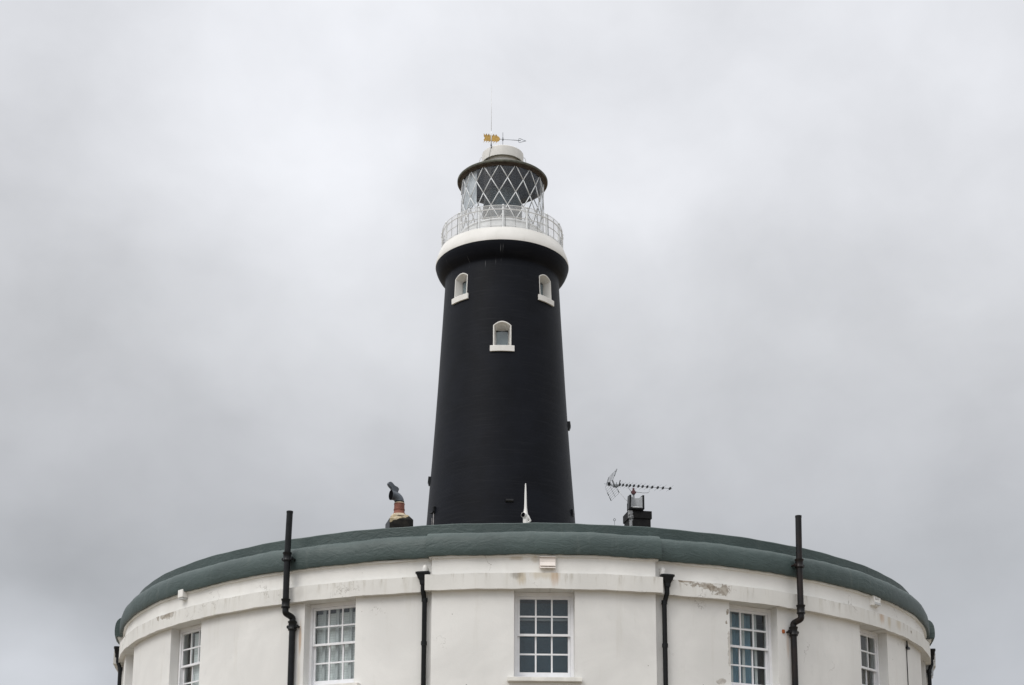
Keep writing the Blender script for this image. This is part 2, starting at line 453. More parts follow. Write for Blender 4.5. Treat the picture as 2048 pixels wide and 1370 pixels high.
# ------------------------------------------------------------------ ground
g = MB(); N = 64
g.add([(3500 * cos(2 * pi * i / N), 3500 * sin(2 * pi * i / N), 0) for i in range(N)], [tuple(range(N))])
tag(g.build('ground', M['shingle']), 'pale brown shingle ground round the buildings', 'ground', kind='structure')

# ------------------------------------------------------------------ roundhouse
HC = Vector((0.289, 35.7713, 0.0)); TURN = -0.335
house = tag(empty('roundhouse', HC), 'round white rendered house with thick green roof edge in the foreground', 'house'); house.rotation_euler.z = R_(TURN)
BAYC = 2.1; BH = 12.35                       # the projecting centre bay
PROJ = .12
def hp(a, r, z):                             # house-local point at an angle
    a = R_(a); return Vector((r * sin(a), -r * cos(a), z))
def hw(a, r, z): return HC + hp(a + TURN, r, z)

WR, WI = 9.38, 8.98; ZT = 7.84; ZS = 6.235
WINS = [(-70.0, -63.2), (-49.7, -42.8), (-26.0, -19.4), (-1.2, 5.4), (23.85, 30.5), (45.1, 51.9), (66.6, 73.2)]
BCS = [2.1, 90.6, 180.4, 270.0]      # bay centres
bays = [(c_ - BH, c_ + BH) for c_ in BCS]
wall = MB()
def wall_run(a0, a1, r):
    """a stretch of wall at one radius, with openings wherever a window falls in it"""
    cur = a0
    for w0, w1 in sorted(WINS + [(p_ + 360, q_ + 360) for p_, q_ in WINS]):
        if w0 >= a0 - .01 and w1 <= a1 + .01:
            wall.sweep([(WI, 0), (r, 0), (r, ZT + .1), (WI, ZT + .1)], cur, w0, max(2, int((w0 - cur) / 1.0)))
            wall.sweep([(WI, 0), (r, 0), (r, ZS - .075), (WI, ZS - .075)], w0, w1, 8)
            cur = w1
    wall.sweep([(WI, 0), (r, 0), (r, ZT + .1), (WI, ZT + .1)], cur, a1, max(2, int((a1 - cur) / 1.0)))
for k in range(4):
    wall_run(bays[k][0], bays[k][1], WR + PROJ)
    wall_run(bays[k][1], bays[(k + 1) % 4][0] + (360 if k == 3 else 0), WR)
wall.build('wall', M['wall'], house)

def ring(name, m, prof, over, zoff=0.0, seg=72, wob=None):
    """a moulding run all round the house that steps out over each bay"""
    b = MB()
    for k in range(4):
        c_ = BCS[k]; c2 = BCS[(k + 1) % 4] + (360 if k == 3 else 0)
        b.sweep(prof, c_ + BH + over, c2 - BH - over, seg, wob=wob)
        b.sweep([(r + (PROJ if i in prof_out else 0), z) for i, (r, z) in enumerate(prof)], c_ - BH - over, c_ + BH + over, seg // 2, wob=wob)
    return b.build(name, m, house)

prof_out = {0, 1}
random.seed(3)
def jit(a, j, r, z): return (r + .004 * sin(a * 41 + j) + .003 * sin(a * 97 + 2 * j), z + (.004 * sin(a * 53) + .003 * sin(a * 131 + 1)) )
ring('string_course', M['string'], [(9.50, 7.84), (9.50, 8.13), (9.00, 8.16), (9.00, 7.84)], .62, wob=jit)
ring('frieze', M['frieze'], [(9.392, 8.10), (9.392, 8.47), (9.00, 8.47), (9.00, 8.10)], 0.0)
# green coated roof roll, sagging a little along its length
fil = [(9.435, 8.452), (9.435, 8.488), (9.00, 8.485), (9.00, 8.445)]
prof_out = {0, 1}
ring('eave_fillet', M['frieze'], fil, .30, wob=jit)
roll = [(9.492, 8.482), (9.506, 8.52), (9.512, 8.61), (9.508, 8.70), (9.495, 8.78), (9.465, 8.85), (9.42, 8.90), (9.36, 8.93), (9.28, 8.948), (9.19, 8.95), (9.0, 8.95), (9.0, 8.482)]
prof_out = set(range(8))
def sag(a, j, r, z):
    if r < 9.25: return r, z
    return (r + .005 * sin(a * 23 + 1) + .004 * sin(a * 57), z + .007 * sin(a * 19) + .005 * sin(a * 47 + 2) + (.004 * sin(a * 211 + j) if z < 8.6 else .003 * sin(a * 160)))
ring('roof_roll', M['green'], roll, .50, seg=150, wob=sag)
b = MB(); b.sweep([(9.20, 8.90), (9.20, 9.165), (9.185, 9.18), (9.05, 9.18), (9.05, 8.90)], 0, 360, 300, full=True, wob=lambda a, j, r, z: (r, z + .005 * sin(a * 31) + .003 * sin(a * 83)))
b.build('parapet', M['green'], house)
b = MB(); b.sweep([(9.06, 8.96), (6.0, 9.06), (0.0, 9.2)], 0, 360, 96, full=True, closed_profile=False); b.build('roof', M['roof'], house)
b = MB()
b.sweep([(8.97, 5.2), (0.0, 5.2)], 0, 360, 64, full=True, closed_profile=False)
b.sweep([(8.97, 8.05), (0.0, 8.05)], 0, 360, 64, full=True, closed_profile=False)
b.sweep([(7.4, 5.2), (7.4, 8.05)], 0, 360, 64, full=True, closed_profile=False)
b.build('interior', M['dark_room'], house)

# --- sash windows, built facing -y on the axis then turned to their angle
FY = -9.175                                    # outer face of the box frame
def make_window():
    f = MB(); hw_ = .535
    for x0, x1 in ((-hw_, -hw_ + .055), (hw_ - .055, hw_)): f.box(x0, x1, FY, FY + .15, ZS, ZT - .002)
    f.box(-hw_ + .055, hw_ - .055, FY + .001, FY + .15, ZT - .075, ZT - .002); f.box(-hw_ + .055, hw_ - .055, FY - .01, FY + .16, ZS, ZS + .05)
    win = f.build('window', M['white'], house)
    def sash(z0, z1, y, bot, top):
        s_ = MB(); x0 = -hw_ + .057; x1 = hw_ - .057; d = .042
        s_.box(x0, x0 + .042, y, y + d, z0, z1); s_.box(x1 - .042, x1, y, y + d, z0, z1)
        s_.box(x0 + .042, x1 - .042, y + .001, y + d - .001, z0, z0 + bot); s_.box(x0 + .042, x1 - .042, y + .001, y + d - .001, z1 - top, z1)
        gw = (x1 - x0 - .084)
        for k in (1, 2):
            xc = x0 + .042 + gw * k / 3; s_.box(xc - .0145, xc + .0145, y + .006, y + d - .006, z0 + bot, z1 - top)
        zc = (z0 + bot + z1 - top) / 2; s_.box(x0 + .042, x1 - .042, y + .004, y + d - .008, zc - .0145, zc + .0145)
        o = s_.build('sash', M['white'], win)
        p_ = MB(); p_.box(x0 + .03, x1 - .03, y + .019, y + .023, z0 + bot - .01, z1 - top + .01); p_.build('pane', M['glass'], win)
    zm = 7.05
    sash(zm - .012, ZT - .077, FY + .025, .042, .045)
    sash(ZS + .052, zm + .03, FY + .075, .095, .036)
    s_ = MB(); s_.box(-hw_ - .13, hw_ + .13, -9.47, FY + .02, ZS - .073, ZS + .003, bev=.008); s_.build('sill', M['wall_sill'], win)
    return win
M['wall_sill'] = simple('painted_stone_sill', (.72, .71, .67), .6, 0, .10, 5.0, .3)

def drape(x0, x1, y, z0, z1, m, win, name='curtain', fold=.02, nf=9):
    b = MB(); n = max(24, nf * 8); vs = []
    for i in range(n + 1):
        x = x0 + (x1 - x0) * i / n
        yy = y + fold * sin(2 * pi * nf * i / n) + fold * .4 * sin(2 * pi * nf * .37 * i / n + 1)
        vs += [(x, yy, z0), (x, yy, z1), (x, yy + .006, z0), (x, yy + .006, z1)]
    fs = []
    for i in range(n):
        a = 4 * i; c_ = a + 4
        fs += [(a, c_, c_ + 1, a + 1), (a + 2, a + 3, c_ + 3, c_ + 2), (a + 1, c_ + 1, c_ + 3, a + 3), (a, a + 2, c_ + 2, c_)]
    b.add(vs, fs, 0, True); return b.build(name, M[m], win)

def blind(x0, x1, y, z0, z1, m, win):
    b = MB(); b.box(x0, x1, y, y + .008, z0, z1); b.box(x0, x1, y - .008, y + .016, z0 - .025, z0 - .0005)
    return b.build('blind', M[m], win)

def secondary(win, dz=0.0):
    b = MB(); y = FY + .13
    for x in (-.30, -.02, .26): b.box(x - .03, x + .03, y, y + .03, ZS, ZT - .1)
    for z in (7.41,): b.box(-.47, .47, y + .002, y + .028, z + dz - .025, z + dz + .025)
    return b.build('secondary_glazing', M['mullion'], win)

proto = make_window()
wins = [proto] + [copy_tree(proto) for _ in WINS[1:]]
for i, ((w0, w1), o) in enumerate(zip(WINS, wins)):
    a = R_((w0 + w1) / 2); o.rotation_euler.z = a
    if i == 3: o.location = (PROJ * sin(a), -PROJ * cos(a), 0)
# what hangs behind the panes
for i, o in enumerate(wins):
    if i in (0, 1):
        blind(-.20, .48, FY + .145, 6.22, 7.72, 'blind_pale', o); drape(-.47, -.24, FY + .22, 6.1, 7.78, 'curtain_brown', o, nf=3)
    elif i == 2:
        secondary(o, -.01); blind(-.49, .49, FY + .20, 6.20, 7.68, 'blind_pale', o)
    elif i == 3:
        blind(-.49, .49, FY + .26, 6.20, 7.70, 'blind_slate', o)
        b = MB(); b.box(-.47, .47, FY + .20, FY + .225, 7.36, 7.40); b.build('curtain_rail', M['blind_grey'], o)
    elif i == 4:
        secondary(o, .02); drape(-.49, .20, FY + .20, 6.1, 7.72, 'curtain_blue', o, fold=.022, nf=6)
    elif i == 5:
        drape(-.49, .02, FY + .17, 6.1, 7.76, 'curtain_and_reflection', o, fold=.015, nf=5); drape(.12, .46, FY + .20, 6.1, 7.76, 'curtain_brown', o, fold=.025, nf=4)
    else:
        blind(-.49, .49, FY + .26, 6.2, 7.7, 'blind_grey', o)

# --- soil pipes that rise past the roof edge, with a swan neck under the string course
def parts(name, builds, m, parent, sub=None):
    for fn in builds:
        b_ = MB(); fn(b_); b_.build(name, m, parent)
t = mat('worn_rusty_pipe_paint'); p = t.n('ShaderNodeTexCoord', out=3)
nz = t.noise(t.vm('MULTIPLY', p, (3., 3., 1.)), 3.0, 6., .65)
c = t.mix(t.sstep(nz, .40, .62), (.007, .007, .008), (.017, .0115, .010))
c = t.mix(t.m('MULTIPLY', t.sstep(t.noise(p, 9., 5., .7), .66, .72), .7), c, (.16, .15, .15))
M['pipe_rust'] = finish(t, c, .36, 0, nz, .3, .008, .25)
def soil_pipe(a_up, a_low, ztop, lean, rust):
    pm = M['pipe_rust' if rust else 'pipe']; p = MB(); rp = 9.62; rl = 9.455; r_ = .060
    path = [(a_up + lean, rp + .01, ztop), (a_up, rp, 8.70), (a_up, rp, 7.78)]
    for k in range(1, 14):           # smooth S of the swan neck
        f_ = k / 14; q_ = min(1, max(0, (f_ - .22) / .56)); e_ = q_ * q_ * (3 - 2 * q_); path.append((a_up + (a_low - a_up) * e_, rp + (rl - rp) * e_, 7.70 - .22 * f_ - .012 * sin(2 * pi * f_)))
    path += [(a_low, rl, 7.40), (a_low, rl, .05)]
    o = p.tube([hp(*q) for q in path], r_, 16, caps=True).build('soil_pipe', pm, house)
    for a, r, z in ((a_up, rp, 8.695), (a_up, rp, 7.80), (a_low, rl, 7.40)):
        q = hp(a, r, 0); c_ = MB()
        prof = [(.05, -.085), (.078, -.085), (.083, -.06), (.074, -.045), (.074, .045), (.083, .06), (.088, .085), (.05, .09)]
        c_.sweep(prof, 0, 360, 18, full=True, mtx=Matrix.Translation((q.x, q.y, z))); c_.build('collar', pm, o)
    for a, r, z, r0, sx in ((a_up, rp, 8.66, 9.50, .115), (a_low, rl, 7.39, 9.36, .12)):
        m_ = Matrix.Rotation(R_(a), 4, 'Z'); k = MB(); k.box(-sx, sx, -r - .012, -r + .03, z - .03, z + .03, mtx=m_, bev=.006); k.box(-.02, .02, -r, -r0 + .03, z - .02, z + .02, mtx=m_)
        for s_ in (-1, 1): k.tube([m_ @ Vector((s_ * sx * .85, -r - .02, z)), m_ @ Vector((s_ * sx * .85, -r0 + .06, z))], .02, 8)
        k.build('bracket', pm, o)
    e = MB(); q = hp(a_up + lean, rp + .01, ztop); e.tube([(q.x, q.y, ztop - .03), (q.x, q.y, ztop + .004)], .064, 16); e.build('rim', pm, o)
    return o
soil_pipe(-27.62, -27.33, 9.575, .2, 0)
soil_pipe(32.8, 32.5, 9.635, .06, 1)
# rust bloom at the right pipe's bracket
b = MB(); m_ = Matrix.Rotation(R_(31.35), 4, 'Z'); b.box(-.03, .025, -9.405, -9.37, 7.36, 7.43, mtx=m_, bev=.01); b.build('rusty_pipe_lug', simple('orange_rust', (.33, .095, .025), .9, 0, .4, 30., .6), house)

# --- rainwater pipes with hopper heads in the angles of the bays
def rain_pipe(a, r=9.455, a_bot=None, z0=.05, egg=True):
    a_bot = a if a_bot is None else a_bot
    p = MB(); p.tube([hp(a, r + .06, 7.99), hp(a, r + .06, 7.86), hp(a * .5 + a_bot * .5, r + .02, 7.76), hp(a_bot, r, 7.66), hp(a_bot, r, z0)], .045, 14)
    for z in (7.70, 6.9): q = hp(a_bot, r, 0); p.tube([(q.x, q.y, z - .035), (q.x, q.y, z + .035)], .056, 14)
    o = p.build('rain_pipe', M['pipe'], house)
    h = MB(); m_ = Matrix.Translation(hp(a, r + .08, 0)) @ Matrix.Rotation(R_(a), 4, 'Z')
    lev = [(8.200, .135, .085), (8.170, .135, .085), (8.160, .118, .075), (8.10, .095, .065), (8.04, .06, .05), (7.97, .048, .048)]
    n = 16; vs = []
    for z, rx, ry in lev:
        for k in range(n):
            t_ = 2 * pi * k / n; ex = .55
            cx_, sy_ = cos(t_), sin(t_); vs.append((rx * math.copysign(abs(cx_) ** ex, cx_), ry * math.copysign(abs(sy_) ** ex, sy_), z))
    fs = [(i * n + k, i * n + (k + 1) % n, (i + 1) * n + (k + 1) % n, (i + 1) * n + k) for i in range(len(lev) - 1) for k in range(n)]
    fs.append(tuple(range(n)))
    h.add(vs, fs, 0, False, m_); h.build('hopper', M['pipe'], o)
    if egg:
        e = MB(); nn = 10; prof = [(0, .085)] + [(.052 * cos(R_(t_)) ** .8, .085 * sin(R_(t_))) for t_ in range(80, -1, -10)] + [(.052, -.07)]
        e.sweep([(r_, z) for r_, z in prof], 0, 360, 16, full=True, closed_profile=False, mtx=Matrix.Translation(hp(a + (.08 if a < 0 else -.3), 9.44, 8.275)) )
        e.build('spout', M['pvc'], o)
    return o
rain_pipe(-11.2, 9.46, -11.1)
rain_pipe(15.75, 9.46, 15.55)
rain_pipe(bays[3][1] - 360 + 1.35, 9.46, egg=False)
rain_pipe(bays[1][0] - 1.35, 9.46, egg=False)

# --- chimneys on the roof
chA = MB(); m_ = Matrix.Rotation(R_(15), 4, 'Z')
hx = .25
chimL = None
def local_block(o_loc, rot): return Matrix.Translation(o_loc) @ Matrix.Rotation(rot, 4, 'Z')
CA = Vector((-2.333, 30.25, 0)) - HC
b = MB()
zs0, zsh, ztop = 8.9, 10.235, 10.355
vs = [(-hx, -hx, zs0), (hx, -hx, zs0), (hx, hx, zs0), (-hx, hx, zs0), (-hx, -hx, zsh), (hx, -hx, zsh), (hx, hx, zsh), (-hx, hx, zsh),
      (-.15, -.17, ztop - .01), (.15, -.17, ztop), (.15, .15, ztop), (-.15, .15, ztop - .01)]
fs = [(0, 1, 5, 4), (1, 2, 6, 5), (2, 3, 7, 6), (3, 0, 4, 7), (4, 5, 9, 8), (5, 6, 10, 9), (6, 7, 11, 10), (7, 4, 8, 11), (8, 9, 10, 11)]
b.add(vs, fs)
chL = b.build('chimney', M['patchy_black'], house, CA, R_(15)); chL['label'] = 'black chimney with bare sandy patch, terracotta pot and grey cowl'
def lathe(name, prof, m, parent, loc=(0, 0, 0), n=24):
    b = MB(); b.sweep(prof, 0, 360, n, full=True, closed_profile=False); return b.build(name, m, parent, loc)
CO = (-.01, -.03, 0)
lathe('flaunching', [(.185, ztop - .03), (.175, ztop + .0), (.14, ztop + .035), (.10, ztop + .04)], M['cement'], chL, CO)
lathe('pot', [(.145, 10.36), (.14, 10.385), (.112, 10.43), (.112, 10.475), (.118, 10.478), (.120, 10.497), (.110, 10.502), (.108, 10.605), (.114, 10.61), (.114, 10.622), (.09, 10.622)], M['terra'], chL, CO)
lathe('collar', [(.104, 10.618), (.104, 10.645), (.099, 10.648), (.099, 10.665), (.09, 10.668)], M['cement'], chL, CO)
b = MB()   # swept elbow cowl facing left, with its rounded tail fin on top
dirx = Matrix.Rotation(R_(-15), 4, 'Z') @ Matrix.Rotation(R_(30), 4, 'Z')
pts = []
for k in range(10):
    t_ = R_(90 * k / 9); pts.append(Vector((-.16 + .16 * cos(t_), 0, 10.665 + .115 * sin(t_) * 1.05)))
pts = [Vector((0, 0, 10.655))] + pts + [Vector((-.20, 0, 10.785))]
b.tube(pts, .1, 20, caps=False, mtx=dirx, rs=[.098] * 10 + [.104, .108])
cw = b.build('cowl', M['galv'], chL, CO)
b = MB(); b.tube([Vector((-.190, 0, 10.785)), Vector((-.194, 0, 10.785))], .104, 20, mtx=dirx); b.build('cowl_mouth', M['hole'], chL, CO)
b = MB(); fin = [(-.055, 10.86), (-.03, 10.93), (-.06, 10.965), (-.13, 10.99), (-.19, 11.045), (-.23, 11.06), (-.265, 11.045), (-.272, 11.01), (-.25, 10.975), (-.20, 10.93), (-.17, 10.87), (-.11, 10.85)]
b.prism(fin, -.045, .045, mtx=dirx); b.build('cowl_fin', M['galv'], chL, CO)
b = MB(); b.tube([Vector((0, 0, 10.642)), Vector((0, 0, 10.668))], .103, 20); b.build('cowl_band', M['hole'], chL, CO)

CB = Vector((2.645, 30.27, 0)) - HC
b = MB(); b.box(-.225, .225, -.225, .225, 8.9, 10.262); b.box(-.25, .25, -.245, .245, 10.262, 10.43, bev=.012)
chR = b.build('chimney', M['flake_black'], house, CB, R_(10.5)); chR['label'] = 'black square chimney with pale flaking corner and overhanging cap'

# ------------------------------------------------------------------ fittings on the roundhouse (things of their own)
fl = tag(empty('floodlight', (2.558, 30.10, 10.43)), 'black framed floodlight with curved silver reflector on the right chimney top', 'floodlight')
b = MB()
T_ = Matrix.Rotation(R_(8), 4, 'Z') @ Matrix.Rotation(R_(6), 4, 'X')
for s_ in (-1, 1):
    b.prism([(s_ * .144 - .020, .03), (s_ * .144 + .018, .03), (s_ * .136 + .018, .325), (s_ * .136 - .018, .325)], -.15, .06, mtx=T_)
b.box(-.135, .135, -.15, .06, .028, .055, mtx=T_)
b.box(-.13, .13, .0, .06, .05, .27, mtx=T_)
b.build('housing', M['pipe'], fl)
b = MB(); n = 12; vs = []
for i in range(n + 1):
    q = -1 + 2 * i / n; x = .134 * q; y = -.03 - .115 * q * q
    vs += [(x, y, .06), (x, y, .275 + .035 * q * q)]
b.add(vs, [(2 * i, 2 * i + 2, 2 * i + 3, 2 * i + 1) for i in range(n)], 0, True, T_); b.build('reflector', M['reflector'], fl)
b = MB(); b.tube([T_ @ Vector((-.11, -.10, .075)), T_ @ Vector((.11, -.10, .075))], .012, 8); b.build('lamp_tube', M['white_metal'], fl)
b = MB(); b.box(-.15, .15, -.10, .05, 0, .03, bev=.006); b.tube([(.155, 0, .01), (.155, 0, .17)], .016, 8); b.tube([(-.155, 0, .01), (-.155, 0, .17)], .016, 8); b.build('bracket', M['pipe'], fl)

ae = tag(empty('television_aerial', (2.545, 30.32, 10.43)), 'long thin aerial with grid reflector and row of rods above the right chimney', 'aerial')
b = MB(); b.tube([(0, 0, 0), (0, 0, .50)], .02, 10); b.build('mast', M['dark_wire'], ae)
b = MB(); b.box(-.035, .035, -.035, .035, .44, .525, bev=.012); b.box(-.055, .055, -.03, .03, .465, .50, bev=.006); b.tube([(0, 0, .53), (0, 0, .575)], .022, 8); b.build('clamp', M['red'], ae)
BD = Vector((cos(R_(13)), sin(R_(13)), 0)); RD = Vector((-sin(R_(13)), cos(R_(13)), 0)); zb = .628
def bl(u, v=0, z=0): return BD * u + RD * v + Vector((0, 0, zb + z))
PXM = .0101
def ux(px): return (px - 1269.5) * PXM / cos(R_(13))
b = MB(); b.tube([bl(ux(1207)), bl(ux(1352))], .006, 8); b.build('boom', M['alu'], ae)
elem = [1180 + v / 7.61 for v in (460, 512, 572, 625, 688, 762, 830, 905, 985, 1075, 1160, 1275)]
rod = None; mount = None
for k, px in enumerate(elem):
    if rod is None:
        b = MB(); b.tube([(0, -.23, .0), (0, .23, .0)], .0022, 6); rod = b.build('rod', M['alu'], ae)
        b = MB(); b.box(-.015, .015, -.042, .042, -.022, .022, bev=.005); mount = b.build('rod_mount', M['pipe'], rod)
        o = rod
    else:
        o = rod.copy(); COL.objects.link(o); o.parent = ae
        c_ = mount.copy(); COL.objects.link(c_); c_.parent = o
    o.location = bl(ux(px)); o.rotation_euler.z = R_(13)
b = MB()   # folded dipole with its black junction box
u0 = ux(1229); u1 = ux(1235)
b.tube([bl(u0 - .08, -.12, .05), bl(u0 - .02, -.05, -.03), bl(u1, .05, -.04), bl(u1 + .03, .14, .09)], .012, 8)
b.tube([bl(u0 - .07, .10, .03), bl(u0, .05, -.03), bl(u1 + .02, -.05, -.04), bl(u1 + .03, -.13, .06)], .012, 8)
b.box(-.045, .045, -.05, .05, -.055, -.005, mtx=Matrix.Translation(bl(ux(1232))) @ Matrix.Rotation(R_(13), 4, 'Z'), bev=.01)
b.build('dipole', M['dark_wire'], ae)
def grid(ud, zd, nm):
    b = MB(); uh = ux(1218); L = .30
    for s_ in (-.28, 0., .28):
        b.tube([bl(uh, s_, 0.0), bl(uh + ud, s_, zd)], .0035 if s_ == 0 else .0022, 6)
    for k in range(7):
        f_ = .12 + .88 * k / 6; b.tube([bl(uh + ud * f_, -.30, zd * f_), bl(uh + ud * f_, .30, zd * f_)], .0024, 6)
    for s_ in (-.29, .29):
        b.tube([bl(uh + ud * .35, s_, zd * .35), bl(uh + ud * .62, s_, zd * .62)], .009, 6); b.tube([bl(uh + ud * .68, s_, zd * .68), bl(uh + ud * 1.0, s_, zd * 1.0)], .009, 6)
    return b.build('reflector_panel', M['dark_wire'], ae)
grid(.085, .245, 'up'); grid(.13, -.27, 'down')
b = MB(); b.box(-.03, .03, -.03, .03, -.03, .03, mtx=Matrix.Translation(bl(ux(1218)))); b.build('reflector_hub', M['pipe'], ae)
b = MB()
arc = [bl(ux(1259), 0, -.01), bl(ux(1260), 0, -.07), bl(ux(1264), 0, -.12), bl(ux(1269), 0, -.13), bl(ux(1290), 0, -.14), bl(ux(1300), 0, -.13), bl(ux(1304), 0, -.09), bl(ux(1305), 0, -.01)]
b.tube(arc, .006, 6); b.build('cradle', M['alu'], ae)
b = MB(); b.tube([bl(ux(1238), 0, -.03), bl(ux(1239), -.1, -.22), bl(ux(1248), -.1, -.33), bl(ux(1258), -.06, -.39), Vector((-.02, -.03, .16))], .004, 6); b.build('cable', M['grey_metal'], ae)

# white spiked vent on the roof behind the parapet
vp = tag(empty('vent_pipe', (.264, 29.0, 9.07)), 'white pipe with tall tapering spike and round black mouth, before the tower foot', 'vent pipe')
z9 = 1.6 - 9.07
def zz(z): return (z - 1.6) * 29 / 31.5 + z9 + .0
prof = [(.052, 0), (.052, zz(10.66)), (.054, zz(10.71)), (.048, zz(10.78)), (.035, zz(10.85)), (.028, zz(10.93)), (.025, zz(11.02)), (.021, zz(11.2)), (.013, zz(11.43)), (.008, zz(11.47)), (0, zz(11.478))]
lathe('spike', prof, M['pvc'], vp)
b = MB(); mz = zz(10.745); D_ = Vector((-.55, -.80, -.06)).normalized()
b.tube([Vector((0, 0, mz)) + D_ * .0, Vector((0, 0, mz)) + D_ * .085, Vector((0, 0, mz)) + D_ * .088], .05, 18, caps=False, rs=[.050, .054, .049]); b.build('mouth_rim', M['pvc'], vp)
b = MB(); b.tube([Vector((0, 0, mz)) + D_ * .06, Vector((0, 0, mz)) + D_ * .0875], .0495, 18); b.build('mouth', M['hole'], vp)
b = MB(); b.tube([(-.02, 0, zz(10.80)), (.045, 0, zz(10.70)), (.085, 0, zz(10.645)), (.108, 0, zz(10.618))], .04, 14, rs=[.04, .04, .022, .010])
b.tube([(.01, 0, zz(10.58)), (.06, 0, zz(10.60)), (.105, 0, zz(10.625))], .03, 12, rs=[.035, .025, .010]); b.build('beak', M['pvc'], vp)

lp = tag(empty('wire_loop', (2.06, 29.2, 9.07)), 'tiny wire loop standing up from the roof edge left of the aerial chimney', 'wire loop')
b = MB(); b.tube([(0, 0, 0), (0, 0, .90)], .005, 6); b.build('stem', M['dark_wire'], lp)
b = MB(); b.tube([(.02 * cos(2 * pi * k / 12), 0, .925 + .024 * sin(2 * pi * k / 12)) for k in range(13)], .006, 6, caps=False); b.build('loop', M['dark_wire'], lp)

def fitting(name, a, r, z, label, cat):
    return tag(empty(name, hw(a, r, z), R_(a + TURN)), label, cat)
v = fitting('vent_cover', 2.42, 9.525, 8.32, 'beige louvred vent cover centred under the green roof edge', 'vent cover')
b = MB(); b.box(-.145, .145, -.05, .0, -.085, .105, bev=.008); b.build('cover', M['beige'], v)
b = MB(); b.box(-.15, .15, -.075, -.005, .105, .118, bev=.003)
b.add([(-.14, -.052, .02), (.14, -.052, .02), (.14, -.085, -.055), (-.14, -.085, -.055), (-.14, -.052, .008), (.14, -.052, .008), (.14, -.078, -.062), (-.14, -.078, -.062)], [(0, 1, 2, 3), (7, 6, 5, 4), (2, 1, 5, 6), (0, 3, 7, 4), (3, 2, 6, 7)])
b.add([(-.14, -.052, -.055), (.14, -.052, -.055), (.14, -.085, -.095), (-.14, -.085, -.095), (-.14, -.052, -.067), (.14, -.052, -.067), (.14, -.078, -.102), (-.14, -.078, -.102)], [(0, 1, 2, 3), (7, 6, 5, 4), (2, 1, 5, 6), (0, 3, 7, 4), (3, 2, 6, 7)])
b.build('louvre', M['beige'], v)
s1 = fitting('motion_sensor', -46.4, 9.392, 8.43, 'small white sensor box below the green roof edge, left of the left pipe', 'sensor')
b = MB(); b.box(-.09, .09, -.13, 0, -.06, .10, bev=.012); b.build('housing', M['pvc'], s1)
b = MB(); b.box(-.075, .075, -.115, .0, -.095, -.062, bev=.008); b.build('lens', M['mullion'], s1)
a1 = fitting('alarm_box', 48.5, 9.392, 8.40, 'white tapered alarm box with faded lettering under the right roof edge', 'alarm box')
b = MB(); b.add([(-.15, 0, -.11), (.15, 0, -.11), (.17, 0, .10), (-.17, 0, .10), (-.11, -.09, -.11), (.11, -.09, -.11), (.155, -.085, .095), (-.155, -.085, .095)], [(0, 3, 2, 1), (4, 5, 6, 7), (0, 1, 5, 4), (1, 2, 6, 5), (2, 3, 7, 6), (3, 0, 4, 7)])
b.build('case', M['pvc'], a1)
b = MB(); b.box(-.11, .11, -.105, -.088, -.10, -.045, bev=.006); b.build('strobe_window', M['mullion'], a1)
b = MB()
for x0, x1, z0, z1 in ((-.09, -.055, .0, .012), (-.075, -.062, .012, .045), (-.05, -.02, .0, .03), (-.01, .03, .005, .02), (.0, .012, .02, .05), (.045, .085, .01, .025), (.06, .072, .025, .045)): b.box(x0, x1, -.0935, -.087, z0 + .01, z1 + .01)
b.build('faded_emblem', M['mullion'], a1)
cb = fitting('wall_cable', 58.3, 9.38, 7.84, 'thin black cable with clamp running down the right end of the white wall', 'cable')
b = MB(); b.tube([(-.01, -.03, .02), (0, -.015, -.25), (.01, -.012, -1.0), (0.02, -.012, -2.2), (.02, -.012, -7.8)], .009, 6); b.build('cable', M['pipe'], cb)
b = MB(); b.tube([(-.01, -.035, .03), (.0, -.03, -.16)], .02, 8, rs=[.004, .028]); b.box(-.02, .13, -.055, -.002, -.17, -.125, bev=.006); b.build('clamp', M['pipe'], cb)
wl = fitting('wall_lamp', 77.4, 9.40, 7.74, 'small grey wall lamp box behind the far right rain pipe', 'wall lamp')
b = MB(); b.add([(-.06, 0, -.16), (.06, 0, -.16), (.07, 0, .16), (-.07, 0, .16), (-.05, -.15, -.13), (.05, -.15, -.13), (.065, -.17, .15), (-.065, -.17, .15)], [(0, 3, 2, 1), (4, 5, 6, 7), (0, 1, 5, 4), (1, 2, 6, 5), (2, 3, 7, 6), (3, 0, 4, 7)]); b.build('body', M['grey_box'], wl)
b = MB(); b.box(-.045, .045, -.14, -.03, -.185, -.15, bev=.008); b.build('lens', M['white_metal'], wl)

# ------------------------------------------------------------------ lighthouse
LC = Vector((-.597, 76.0, 0)); LA = .45
tower = tag(empty('lighthouse', LC), 'tall tapering black lighthouse tower with white gallery and glass lantern', 'lighthouse')
SH = [(6.2, 0), (5.86, 2), (5.5, 5), (4.98, 10), (4.50, 15), (4.10, 20.4), (3.899, 23.19), (3.813, 24.45), (3.66, 26.5), (3.522, 28.6), (3.40, 30.6), (3.31, 32.25), (3.20, 34.2), (3.09, 36.3), (3.075, 36.56), (3.071, 36.66)]
FLARE = [(3.071, 36.66), (3.085, 36.70), (3.115, 36.735), (3.16, 36.77), (3.215, 36.81), (3.285, 36.865), (3.38, 36.96), (3.475, 37.12), (3.55, 37.29), (3.595, 37.44), (3.60, 37.50)]
def rad_at(z):
    for (r0, z0), (r1, z1) in zip(SH, SH[1:]):
        if z0 <= z <= z1: return r0 + (r1 - r0) * (z - z0) / (z1 - z0)
    return 3.1
b = MB(); prof = [(0, 0)] + SH + FLARE[1:] + [(0, 37.50)]
b.sweep(prof, 0, 360, 128, full=True, closed_profile=False)
shaft = b.build('shaft', M['black'], tower)
